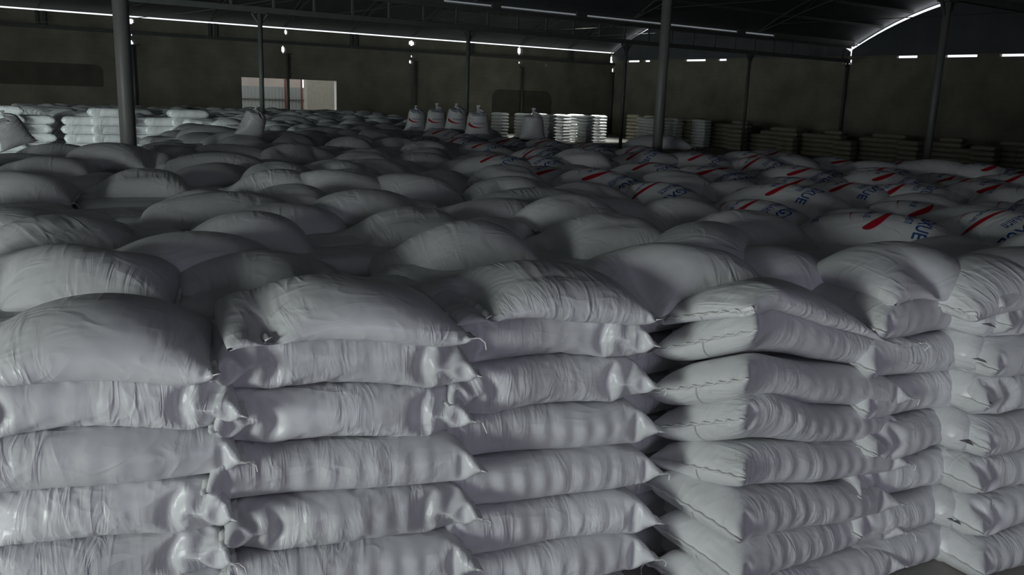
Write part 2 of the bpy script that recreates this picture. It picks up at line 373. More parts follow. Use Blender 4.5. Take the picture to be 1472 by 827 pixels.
# ------------------------------------------------------------------ outside, seen through the opening
tg = lambda px, py, nn: on_plane(px, py, N, nn)
struct(MB().box(T_LEFT-20, T_G+20, N_A+.3, N_A+30, -.2, -.02).build('ground', M['ground']))
t432, _, _ = tg(433, 130, 41.0); t405, _, z125 = tg(409, 125, 42.0)
v = []; f = []; x = 6.0; i = 0
while x < t432+.6:
    off = .035 if i % 2 else 0
    v += [W(x, 42.0+off, 0), W(x, 42.0+off, Z(.02)), W(x, 42.05+off, 0), W(x, 42.05+off, Z(.02))]; x += .085; i += 1
for j in range(i-1):
    a, b = 4*j, 4*j+4; f += [(a, b, b+1, a+1), (a+2, a+3, b+3, b+2), (a+1, b+1, b+3, a+3), (a, a+2, b+2, b)]
fence = tag(empty('sheet_fence'), 'grey corrugated sheet fence outside the window opening', 'fence')
link_mesh('corrugated_sheet', v, f, M['greysheet'], fence)
MB().box(6, t432+.6, 41.96, 42.0, Z(-.62), Z(-.56)).build('rail', M['steel'], fence)
bld = tag(empty('rendered_building'), 'pale pinkish building wall above the sheet fence outside', 'building')
MB().box(2, t432+.8, 43.0, 44.0, 0, Z(.75)).build('wall', M['pinkwall'], bld)
MB().box(t405-2.2, t405-1.1, 42.93, 43.0, Z(-.2), Z(.0)).build('ledge', M['greysheet'], bld)
for px, mt, nm, lb in ((410, 'redpost', 'gate_post', 'dark red post standing in front of the sheet fence'), (413.6, 'whitepost', 'drain_pipe', 'thin white pipe beside the dark red post outside'), (433.5, 'redpost', 'wall_post', 'brown post at the edge of the block wall outside')):
    t, _, _ = tg(px, 130, 41.6); tag(MB().tube([W(t, 41.6, 0), W(t, 41.6, Z(.7))], .045 if mt == 'redpost' else .04, 10).build(nm, M[mt], None, True), lb, 'post')
MB_ = MB().box(t432+.05, t432+6.5, 40.4, 40.8, 0, Z(.62)); tag(MB_.build('block_wall', M['blockwall']), 'grey block wall outside, behind the bright edge of the opening', 'wall')
# white strip on the jamb, its colour standing in for daylight on the reveal
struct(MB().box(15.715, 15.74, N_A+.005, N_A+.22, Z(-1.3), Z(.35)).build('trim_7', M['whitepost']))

# ------------------------------------------------------------------ sacks
class SackSim:
    mid = None
    """a flat woven tube sewn at both ends, filled to a given volume and relaxed as a thin shell"""
    def __init__(s, L, Wd, nu, nv, seed=0):
        s.L, s.W, s.nu, s.nv = L, Wd, nu, nv; s.rng = np.random.default_rng(seed)
        U, V = np.meshgrid(np.linspace(-L/2, L/2, nu+1), np.linspace(-Wd/2, Wd/2, nv+1), indexing='ij')
        top = np.arange((nu+1)*(nv+1)).reshape(nu+1, nv+1); bot = top.copy()
        inner = np.zeros_like(top, bool); inner[1:-1, 1:-1] = True; bot[inner] = top.size+np.arange(inner.sum())
        X = np.zeros((top.size+inner.sum(), 3)); X[top.ravel(), 0] = U.ravel(); X[top.ravel(), 1] = V.ravel(); X[top.ravel(), 2] = .004
        X[bot[inner], 0] = U[inner]; X[bot[inner], 1] = V[inner]; X[bot[inner], 2] = -.004
        s.top, s.bot, s.inner, s.X, s.U, s.V = top, bot, inner, X, U, V
        du, dv = L/nu, Wd/nv; dd = (du*du+dv*dv)**.5; C = []; e, o, al = slice(0, None, 2), slice(1, None, 2), slice(None)
        def bands(n): i = np.arange(n); return [i[(i//2) % 2 == 0], i[(i//2) % 2 == 1]]
        for g in (top, bot):
            def add(a, b, l, k, par):
                for sel in par: C.append((a[sel].ravel(), b[sel].ravel(), l, k))
            add(g[:-1, :], g[1:, :], du, 1., [(e, al), (o, al)]); add(g[:, :-1], g[:, 1:], dv, 1., [(al, e), (al, o)])
            add(g[:-1, :-1], g[1:, 1:], dd, .45, [(e, al), (o, al)]); add(g[1:, :-1], g[:-1, 1:], dd, .45, [(e, al), (o, al)])
            add(g[:-2, :], g[2:, :], 2*du, -.12, [(z, al) for z in bands(nu-1)]); add(g[:, :-2], g[:, 2:], 2*dv, -.12, [(al, z) for z in bands(nv-1)])
        s.C = C
        def tri(g, flip):
            a, b, c, d = g[:-1, :-1].ravel(), g[1:, :-1].ravel(), g[1:, 1:].ravel(), g[:-1, 1:].ravel()
            T = np.concatenate([np.stack([a, b, c], 1), np.stack([a, c, d], 1)]); return T[:, ::-1] if flip else T
        s.T = np.concatenate([tri(top, False), tri(bot, True)]); s.vel = np.zeros_like(X)
    def vol(s):
        A, B, Q = s.X[s.T[:, 0]], s.X[s.T[:, 1]], s.X[s.T[:, 2]]; Nn = np.cross(B-A, Q-A); G = np.zeros_like(s.X)
        for k in range(3):
            for c in range(3): G[:, c] += np.bincount(s.T[:, k], Nn[:, c]/6, minlength=len(s.X))
        return (A*Nn).sum()/6, G
    def refine(s, nu, nv, amp=.0008):
        r = SackSim(s.L, s.W, nu, nv)
        def up(g):
            P = s.X[g]; a = np.linspace(0, s.nu, nu+1); b = np.linspace(0, s.nv, nv+1)
            i = np.minimum(a.astype(int), s.nu-1); fa = (a-i)[:, None, None]; j = np.minimum(b.astype(int), s.nv-1); fb = (b-j)[None, :, None]
            return P[i][:, j]*(1-fa)*(1-fb)+P[i+1][:, j]*fa*(1-fb)+P[i][:, j+1]*(1-fa)*fb+P[i+1][:, j+1]*fa*fb
        r.X[r.top] = up(s.top); b = up(s.bot); r.X[r.bot[r.inner]] = b[r.inner]; r.X += s.rng.normal(0, amp, r.X.shape); r.rng = s.rng
        return r
    def run(s, steps, V0, below, above=None, grav=.0006, iters=6, force=None, damp=.9, ramp=True):
        v1 = max(s.vol()[0], 0)
        for st in range(steps):
            Vt = V0 if not ramp else v1+(V0-v1)*min(1, (st+1)/(steps*.6)); P = s.X.copy(); s.vel *= damp; s.X += s.vel; s.X[:, 2] -= grav
            if force is not None: s.X += force(s, st/steps)
            for it in range(iters):
                V, G = s.vol(); s.X += G*((Vt-V)/((G*G).sum()+1e-12)*.8)
                for a, b, l, k in s.C:
                    Dd = s.X[b]-s.X[a]; d = np.sqrt((Dd*Dd).sum(1))+1e-9; e = (d-l)/d
                    w = np.where(e > 0, .5*k, .3*k) if k > 0 else np.where(e < 0, -.5*k, 0)
                    Dd *= (e*w)[:, None]; s.X[a] += Dd; s.X[b] -= Dd
                zb = below(s.X[:, 0], s.X[:, 1]); hit = s.X[:, 2] < zb; s.X[hit, 2] = zb[hit]; s.X[hit, :2] += (P[hit, :2]-s.X[hit, :2])*.3
                if above is not None:
                    za = above(s.X[:, 0], s.X[:, 1]); hit = s.X[:, 2] > za; s.X[hit, 2] = za[hit]; s.X[hit, :2] += (P[hit, :2]-s.X[hit, :2])*.3
            if s.mid is not None:
                for ring, w in ((np.r_[s.top[0], s.top[-1]], .35), (np.r_[s.top[:, 0], s.top[:, -1]], .06)): s.X[ring, 2] += (s.mid(s.X[ring, 0], s.X[ring, 1])-s.X[ring, 2])*w
            s.vel = np.clip(s.X-P, -.01, .01)
BL, BW, LH = .84, .50, .165                     # sack flat length and width, height of one layer
def squeeze(c):
    def f(s, q):
        Fo = np.zeros_like(s.X); Fo[:, 0] = (np.clip(s.X[:, 0], -c, c)-s.X[:, 0])*.25; return Fo
    return f
def dents(lst):
    def f(s, q):
        Fo = np.zeros_like(s.X); up = np.zeros(len(s.X)); up[s.top.ravel()] = 1
        for cx, cy, wx, wy, amp in lst: Fo[:, 2] -= np.exp(-((s.X[:, 0]-cx)/wx)**2-((s.X[:, 1]-cy)/wy)**2)*amp*up
        return Fo
    return f
def both(*fs): return lambda s, q: sum(f(s, q) for f in fs)
flat = lambda x, y: 0*x
lid = lambda x, y: 0*x+LH
def hump(k, ky, a, s1, s2): return lambda x, y: -k*x*x-ky*y*y+a*np.sin(12*x+s1)*np.cos(9*y+s2)
def sim(seed, V, bel, ab=None, grav=.0005, force=None, n=90, it=10, z0=.08, L=BL, Wd=BW, mid=None):
    SackSim.mid = staticmethod(mid) if mid else None
    s = SackSim(L, Wd, 42, 28, seed); s.X += s.rng.normal(0, .003, s.X.shape); s.X[:, 2] += z0
    s.run(n, V, bel, ab, iters=it, grav=grav, force=force)
    s = s.refine(84, 56); s.run(28, V, bel, ab, ramp=False, iters=it, grav=grav, force=force)
    return s
def grid_of(s):
    T, B = s.X[s.top].copy(), s.X[s.bot].copy()
    for _ in range(1):                             # ease the long side folds
        for e, i1 in ((0, 1), (-1, -2)):
            m = T[3:-3, e]*.4+(T[3:-3, i1]+B[3:-3, i1])*.3; T[3:-3, e] = m; B[3:-3, e] = m
            i2 = 2 if e == 0 else -3
            for Q in (T, B): Q[3:-3, i1] = Q[3:-3, i1]*.6+(Q[3:-3, e]+Q[3:-3, i2])*.2
    for ax in (0, 1):                              # centre it
        c = (min(T[..., ax].min(), B[..., ax].min())+max(T[..., ax].max(), B[..., ax].max()))/2; T[..., ax] -= c; B[..., ax] -= c
    return dict(T=T, B=B, U=s.U.copy(), V=s.V.copy())
PR = {}
MIDH = lambda x, y: 0*x+LH*.48
PR['layer'] = [grid_of(sim(1, .0445, flat, lid, grav=0, force=squeeze(.385), mid=MIDH)), grid_of(sim(2, .0425, flat, lid, grav=0, force=squeeze(.37), mid=MIDH)), grid_of(sim(3, .0455, flat, lid, grav=0, force=squeeze(.39), mid=MIDH))]
def draped(th, k, ky, a, s1, s2):               # a sack of even thickness lying over uneven neighbours
    b = hump(k, ky, a, s1, s2); return dict(bel=b, ab=lambda x, y: b(x, y)*.9+th, mid=lambda x, y: b(x, y)+th*np.where(x < 0, .2, .42))
def bunch(lim, lo, pull=.004):                    # one end pushed in and tucked down, the other left pointed
    def f(s, q):
        Fo = np.zeros_like(s.X); Fo[:, 0] = (np.clip(s.X[:, 0], -lo, lim)-s.X[:, 0])*.3
        uu = np.zeros(len(s.X)); uu[s.top.ravel()] = s.U.ravel(); uu[s.bot.ravel()] = s.U.ravel()
        w = np.clip((-uu-.36)/.06, 0, 1); Fo[:, 2] -= pull*w; Fo[:, 0] += pull*.8*w
        return Fo
    return f
TW = .49
tops = [dict(V=.0440, **draped(.215, .22, .1, .012, 0, 0), grav=.0005, force=both(bunch(.40, .325), dents([(-.16, -.1, .03, .3, .0045)]))),
        dict(V=.0420, **draped(.205, .28, .1, .014, 1, 2), grav=.0005, force=both(bunch(.39, .32), dents([(-.12, -.12, .02, .12, .010), (.2, .1, .03, .1, .006)]))),
        dict(V=.0405, **draped(.200, .35, .2, .020, 3, 1), grav=.0005, force=both(bunch(.39, .31), dents([(-.16, -.05, .028, .14, .009), (.12, -.1, .12, .02, .006)]))),
        dict(V=.0450, **draped(.215, .22, .2, .010, 2, 0), grav=.0006, force=both(squeeze(.385), dents([(.22, -.1, .02, .15, .006)]))),
        dict(V=.0425, **draped(.205, .35, .1, .016, 4, 2), grav=.0005, force=both(bunch(.385, .33), dents([(-.05, -.2, .02, .1, .009), (.24, -.1, .02, .1, .006)]))),
        dict(V=.0450, **draped(.220, .20, .2, .012, 5, 1), grav=.0006, force=squeeze(.39))]
for q in tops: q['Wd'] = TW
PR['top'] = [grid_of(sim(20+i, **k)) for i, k in enumerate(tops)]
def neck(s, q):                                  # upright sack: gathered and tied near its mouth
    Fo = np.zeros_like(s.X); uu = np.zeros(len(s.X)); uu[s.top.ravel()] = s.U.ravel(); uu[s.bot.ravel()] = s.U.ravel()
    w = np.exp(-((uu-.35)/.022)**2)*.11; Fo[:, 1] = -s.X[:, 1]*w; Fo[:, 2] = -(s.X[:, 2]-.2)*w
    out = uu > .36; Fo[out, 0] += .002*np.sin(s.X[out, 1]*20)
    return Fo
def up_grid(seed, V):
    SackSim.mid = None
    s = SackSim(.84, .52, 42, 28, seed); s.X += s.rng.normal(0, .004, s.X.shape); s.X[:, 2] += .2
    s.run(90, V, lambda x, y: 0*x-1, None, iters=10, grav=0, force=neck); g = grid_of(s)
    s = s.refine(84, 56); s.run(22, V, lambda x, y: 0*x-1, None, iters=10, grav=0, force=neck, ramp=False); g = grid_of(s)
    for k in 'TB':
        X = g[k]; Y = X.copy(); zc = .2
        Y[..., 0] = -X[..., 1]; Y[..., 1] = -(X[..., 2]-zc); Y[..., 2] = X[..., 0]+.36     # stand it up, print side to -y
        Y[..., 2] = np.where(Y[..., 2] < .06, .06*(1-np.exp(-(np.maximum(Y[..., 2], -.06)+.06)/.06))*.8, Y[..., 2]); g[k] = Y
    return g
PR['up'] = [up_grid(51, .046), up_grid(52, .049)]
print('sims', round(time.time()-T0, 1))

def sack_arrays(g, step=1):
    iu = np.unique(np.r_[np.arange(0, g['T'].shape[0], step), g['T'].shape[0]-1]); iv = np.unique(np.r_[np.arange(0, g['T'].shape[1], step), g['T'].shape[1]-1])
    T = g['T'][np.ix_(iu, iv)]; B = g['B'][np.ix_(iu, iv)]; U = g['U'][np.ix_(iu, iv)]; V = g['V'][np.ix_(iu, iv)]
    a, b = len(iu), len(iv); top = np.arange(a*b).reshape(a, b); bot = top.copy(); inner = np.zeros_like(top, bool); inner[1:-1, 1:-1] = True
    bot[inner] = a*b+np.arange(inner.sum()); X = np.zeros((a*b+inner.sum(), 3)); X[top] = T; X[bot[inner]] = B[inner]
    uv = np.zeros((len(X), 2)); uv[top, 0] = U; uv[top, 1] = V; uv[bot[inner], 0] = U[inner]; uv[bot[inner], 1] = np.where(V[inner] > 0, 1, -1)*V.max()*2-V[inner]
    q = lambda m: np.stack([m[:-1, :-1], m[1:, :-1], m[1:, 1:], m[:-1, 1:]], -1).reshape(-1, 4)
    return X, np.concatenate([q(top), q(bot)[:, ::-1]]), uv
def fast_mesh(name, X, Fc, uv, mat):
    me = bpy.data.meshes.new(name); nf = len(Fc)
    me.vertices.add(len(X)); me.vertices.foreach_set('co', np.asarray(X, np.float32).ravel())
    me.loops.add(nf*4); me.loops.foreach_set('vertex_index', np.asarray(Fc, np.int32).ravel())
    me.polygons.add(nf); me.polygons.foreach_set('loop_start', np.arange(nf, dtype=np.int32)*4)
    me.update(calc_edges=True); me.polygons.foreach_set('use_smooth', np.ones(nf, bool))
    ul = me.uv_layers.new(name='UVMap'); ul.data.foreach_set('uv', np.asarray(uv, np.float32)[np.asarray(Fc).ravel()].ravel())
    me.materials.append(mat); me.validate(); return me
def hem_mesh(g, end):
    T = g['T']; R = T[0] if end == 0 else T[-1]; Q = T[3] if end == 0 else T[-4]; Qb = g['B'][3] if end == 0 else g['B'][-4]
    out = R-(Q+Qb)/2; out /= np.linalg.norm(out, axis=1)[:, None]+1e-9; k = np.ones(7)/7
    out = np.stack([np.convolve(np.pad(out[:, c], 3, 'edge'), k, 'valid') for c in range(3)], 1)
    side = np.gradient(R, axis=0); nr = np.cross(side, out); nr /= np.linalg.norm(nr, axis=1)[:, None]+1e-9
    v = []; f = []; n = len(R); wob = .004*np.sin(np.arange(n)*.9)[:, None]
    for ring in ((R-out*.006, .0016), (R-out*.006, -.0016), (R+out*.016+nr*wob, -.0013), (R+out*.016+nr*wob, .0013)): v.append(ring[0]+nr*ring[1])
    v = np.concatenate(v)
    for i in range(n-1):
        for a, b in ((0, 1), (1, 2), (2, 3), (3, 0)): f.append((a*n+i, a*n+i+1, b*n+i+1, b*n+i))
    f += [(0, n, 2*n, 3*n), (n-1, 4*n-1, 3*n-1, 2*n-1)]
    me = bpy.data.meshes.new('sewn_hem'); me.from_pydata(v.tolist(), [], f); me.update(); me.polygons.foreach_set('use_smooth', [True]*len(me.polygons)); me.materials.append(M['hem'])
    return me
def tail_mesh(g, end, seed):
    r = random.Random(seed); p = Vector(g['T'][0 if end == 0 else -1][0 if seed % 2 else -1]); d = Vector(g['T'][0 if end == 0 else -1].mean(0))-Vector(g['T'][g['T'].shape[0]//2].mean(0)); d.z = 0; d.normalize()
    pts = [p-d*.01, p+d*.02, p+d*.035+Vector((0, r.uniform(-.01, .01), -.012)), p+d*.04+Vector((0, r.uniform(-.02, .02), -.035))]
    mb = MB().tube(pts, .0022, 5); me = bpy.data.meshes.new('thread_tail'); me.from_pydata(mb.v, [], mb.f); me.update(); me.materials.append(M['thread']); return me
# ---- print: lettering and the two red swooshes, laid out flat in (across, along) and mapped onto the cloth
def text_polys(body, size, cx, cy, mirror=False):
    cu = bpy.data.curves.new('t', 'FONT'); cu.body = body; cu.size = size; cu.align_x = 'CENTER'; cu.align_y = 'CENTER'; cu.resolution_u = 2; cu.offset = size*.018
    o = bpy.data.objects.new('t', cu); COL.objects.link(o); dg = bpy.context.evaluated_depsgraph_get(); me = o.evaluated_get(dg).to_mesh()
    v = [(p.co.x+cx, p.co.y+cy) for p in me.vertices]; f = [tuple(p.vertices) for p in me.polygons]
    o.evaluated_get(dg).to_mesh_clear(); bpy.data.objects.remove(o); bpy.data.curves.remove(cu); return v, f
def swoosh(cx, cy, rx, ry, a0, a1, w, flip=False):
    v = []; f = []; K = 26
    for i in range(K+1):
        q = i/K; a = math.radians(a0+(a1-a0)*q); th = w*(math.sin(math.pi*(1-q)**2.4)**.8 if 0 < q < 1 else 0)+.001
        for s_ in (-.5, .5): v.append((cx+(rx+th*s_)*math.cos(a), cy+(ry+th*s_)*math.sin(a)))
    for i in range(K): f.append((2*i, 2*i+2, 2*i+3, 2*i+1))
    return v, f
def join(*ps):
    v = []; f = []
    for a, b in ps: o = len(v); v += a; f += [tuple(i+o for i in q) for q in b]
    return v, f
P_BLUE = text_polys('FENGXUE', .088, 0, .225)
def strokes(n, w, h, cx, cy, seed):              # the small lines of print, too blurred in the photograph to read
    r = random.Random(seed); v = []; f = []; p = w/n
    for i in range(n):
        x = cx-w/2+i*p
        for a, b, c, d in ((0, .22, 0, 1), (.22, .7, r.choice((0, .4, .8)), None), (.5, .7, 0, r.choice((.5, 1)))):
            d = c+.2 if d is None else d; o = len(v); v += [(x+a*p, cy+(c-.5)*h), (x+b*p, cy+(c-.5)*h), (x+b*p, cy+(d-.5)*h), (x+a*p, cy+(d-.5)*h)]; f.append((o, o+1, o+2, o+3))
    return v, f
P_SMALL = strokes(9, .22, .034, 0, .155, 1)
P_MARK = text_polys('FENGXUE', .042, 0, -.03)
P_END = text_polys('FENGXUE', .05, 0, -.27)
P_RED = swoosh(0, -.03, .165, .085, 0, 140, .046)
P_RED2 = swoosh(0, -.03, .165, .085, 180, 320, .026)
P_RED2B = swoosh(0, -.03, .165, .085, 172, 320, .060)
if True: pass
def map_print(g, poly, name, mat, scale=1.0, lift=.0016, step=.02):
    bm = bmesh.new(); vs = [bm.verts.new((x*scale, y*scale, 0)) for x, y in poly[0]]
    for f in poly[1]:
        try: bm.faces.new([vs[i] for i in f])
        except ValueError: pass
    for ax, lim in (((1, 0, 0), .26), ((0, 1, 0), .38)):
        c = -lim
        while c < lim:
            bmesh.ops.bisect_plane(bm, geom=bm.verts[:]+bm.edges[:]+bm.faces[:], plane_co=tuple(a*c for a in ax), plane_no=ax); c += step
    T = g['T']; nu, nv = T.shape[0]-1, T.shape[1]-1; L, Wd = g['U'].max()*2, g['V'].max()*2
    gu = np.gradient(T, axis=0); gv = np.gradient(T, axis=1); nn = np.cross(gu, gv); nn /= np.linalg.norm(nn, axis=2)[..., None]+1e-9
    for v in bm.verts:
        a = (v.co.y/L+.5)*nu; b = (-v.co.x/Wd+.5)*nv; a = min(max(a, 0), nu-1e-4); b = min(max(b, 0), nv-1e-4); i, j = int(a), int(b); fa, fb = a-i, b-j
        w = ((i, j, (1-fa)*(1-fb)), (i+1, j, fa*(1-fb)), (i, j+1, (1-fa)*fb), (i+1, j+1, fa*fb))
        v.co = Vector(sum(T[p, q]*k for p, q, k in w)+sum(nn[p, q]*k for p, q, k in w)*lift)
    me = bpy.data.meshes.new(name); bm.to_mesh(me); bm.free(); me.materials.append(mat); return me

CACHE = {}
def proto_data(kind, i, lod):
    key = (kind, i, lod)
    if key not in CACHE:
        g = PR[kind][i]; X, Fc, uv = sack_arrays(g, lod); d = dict(mesh=fast_mesh('sack', X, Fc, uv, M['sack']), g=g, zmax=float(g['T'][..., 2].max()))
        if lod <= 2:
            d['hems'] = [hem_mesh(g, 0), hem_mesh(g, 1)]; d['tail'] = tail_mesh(g, i % 2, i)
        CACHE[key] = d
    return CACHE[key]
PRINTS = {}
def prints(kind, i):
    if (kind, i) not in PRINTS:
        g = PR[kind][i]
        PRINTS[kind, i] = [(n, map_print(g, p, n, M[m]), l) for n, p, m, l in (('large_lettering', P_BLUE, 'blue', 'large blue lettering'), ('small_lettering', P_SMALL, 'blue', 'small blue lettering'), ('mark_lettering', P_MARK, 'blue', 'small blue lettering inside the swooshes'),
            ('end_lettering', P_END, 'blue', 'blue lettering at the sack end'), ('red_swoosh', P_RED if kind == 'top' else P_RED2B, 'red', 'thick red swoosh'), ('thin_red_swoosh', P_RED2, 'red', 'thin red swoosh'))]
    return PRINTS[kind, i]
ALL = []
def add_part(me, name, root, label=None):
    o = bpy.data.objects.new(name, me); COL.objects.link(o); o.parent = root
    if label: o['label'] = label
    return o
def put(kind, i, pos, rz, lod, label, group, printed=False, mirror=1, scale=(1, 1, 1), tilt=(0, 0), name=None, cat=None, mat=None):
    d = proto_data(kind, i, lod)
    o = bpy.data.objects.new(name or ('printed_sack' if printed else 'sack'), d['mesh']); COL.objects.link(o)
    o.location = pos; o.rotation_euler = (tilt[0], tilt[1], rz); o.scale = (scale[0]*mirror, scale[1], scale[2])
    tag(o, label, cat or 'sack', group)
    if mat: o.material_slots[0].link = 'OBJECT'; o.material_slots[0].material = mat
    if 'hems' in d:
        for h in d['hems']: add_part(h, 'sewn_hem', o)
        add_part(d['tail'], 'thread_tail', o)
    if printed:
        for n, me, l in prints(kind, i): add_part(me, n, o, l)
    return o

# ---- front stacks: each sack its own mesh, stepped corners, ribs on the lower faces
def front_sack(g0, label, group, pos, rz, mirror, hscale, rib, seed, droop=0, bend=0, stretch=1.0, twist=0, sag=0):
    rg = np.random.default_rng(seed); g = {k: v.copy() for k, v in g0.items()}
    ph = rg.uniform(0, 6); p2 = rg.uniform(0, 6, 4)
    for k in 'TB':
        X = g[k]; x = X[..., 0]*mirror*stretch; y = X[..., 1]; z = X[..., 2]*hscale
        fr = np.clip((-y-.12)/.10, 0, 1)*np.clip((.30-np.abs(x))/.06, 0, 1)*np.clip(1-np.abs(z-LH/2)/(LH*.5), 0, 1)**.5
        y = y-fr*rib*(np.cos(2*np.pi*x/.072+ph)*.5+.5)
        y = y+.012*np.sin(7*x+p2[0])+.006*np.sin(13*x+p2[1]); z = z-droop*x*x*np.sign(1)-droop*.25*np.maximum(-y-.1, 0)+.006*np.sin(8*x+p2[2])*np.clip((z/LH), 0, 1)+bend*x
        wl = np.clip((-x-.02)/.25, 0, 1); z = z+twist*wl*(-y/.21*.075-.03)
        zw = z+pos[2]; z = z-sag*np.clip((x+.3)/.6, 0, 1.2)*np.clip(zw/1.3, 0, 1.2)
        g[k] = np.stack([x, y, z], -1)
    if mirror < 0:                                 # keep the surface facing outwards
        g['T'] = g['T'][::-1]; g['B'] = g['B'][::-1]
    X, Fc, uv = sack_arrays(g, 1); o = bpy.data.objects.new('sack', fast_mesh('sack', X, Fc, uv, M['sack'])); COL.objects.link(o)
    o.location = pos; o.rotation_euler = (0, 0, rz); tag(o, label, 'sack', group)
    add_part(hem_mesh(g, 0), 'sewn_hem', o); add_part(hem_mesh(g, 1), 'sewn_hem', o); add_part(tail_mesh(g, seed % 2, seed), 'thread_tail', o)
    return o
def corner(px, Y):                                # plan position of a near corner at depth Y, seen at column px
    x = (px-736)/F_PX*Y*1.03; return np.array([x, Y])
d2, n2 = D[:2], N[:2]
def stack_at(nm, px, Y, yaw_deg, a, b, shift=(0, 0), sag=0, stretch=1.0):
    """px, Y: the near fold; a, b: from it to the middle along and across the sack; sag: how much lower the far right end is than the near corner"""
    y = math.radians(yaw_deg); dd = np.array([math.cos(y), math.sin(y)]); nn = np.array([-math.sin(y), math.cos(y)])
    return dict(name=nm, c=corner(px, Y)+a*dd+b*nn+np.array(shift), yaw=y, sag=sag, stretch=stretch)
stacks = [stack_at('stack nearest the camera', -105, 1.98, 21, .30, .21, sag=.03),
          stack_at('stack touching the nearest one', 348, 2.26, 21, .29, .21, sag=.06),
          stack_at('stack before the bright-ended one', 680, 2.58, 22, .29, .21, sag=.04),
          stack_at('stack showing its bright sack ends', 1090, 2.72, 31, .385, .21, sag=.17, stretch=1.12),
          stack_at('dim stack beyond the bright-ended one', 1300, 2.98, 26, .35, .30, sag=.03, stretch=1.05),
          stack_at('dim farther stack at the picture edge', 1462, 3.12, 24, .30, .24, sag=0),
          stack_at('dim nearer stack at the picture edge', 1830, 2.8, 22, .30, .21, sag=0)]
BEHIND = []
_c3 = stacks[2]; _d3 = np.array([math.cos(_c3['yaw']), math.sin(_c3['yaw'])]); _n3 = np.array([-_d3[1], _d3[0]]); _p3 = _c3['c']+.56*_d3+.27*_n3
BEHIND += [(_p3[0], _p3[1], ZB+li*LH-.05) for li in range(-1, 6)]
for si, st in enumerate(stacks):
    rs = random.Random(100+si); c = st['c']; y = st['yaw']; dd = np.array([math.cos(y), math.sin(y)]); nn = np.array([-math.sin(y), math.cos(y)])
    low = .065 if si == 0 else 0
    for li in range(-1, 6):                        # -1 = on the floor, 5 = just below the top sack
        z = ZB+li*LH-low*(li+1)/6; n_from_top = 7-li
        jx, jy = rs.uniform(-.025, .025), rs.uniform(-.02, .02); out = .012*max(0, 4-li)
        p = c+dd*jx+nn*(jy-out)
        front_sack(PR['layer'][rs.randrange(3)], f"white sack, {ordw[n_from_top-1]} from the top of the {st['name']}", 'sacks stacked at the front of the pile', (p[0], p[1], z), y+rs.uniform(-.04, .04), rs.choice((-1, 1)), .985 if si else .93,
                   .009 if li <= 3 and si else .003, si*10+li+1, droop=(.10 if li == 5 else .05 if li == 4 else 0), bend=rs.uniform(-.015, .015), twist=(0, 0, .7, 1.2, 1.2, 1.2, 0)[li] if si == 3 else 0, sag=st['sag'], stretch=st['stretch'])
    for k in (1, 2):
        p = c+nn*.45*k+dd*(.30 if si == 2 else .1)
        for li in range(-1, 6 if k == 1 else 5): BEHIND.append((p[0], p[1], ZB+li*LH-.03*k))

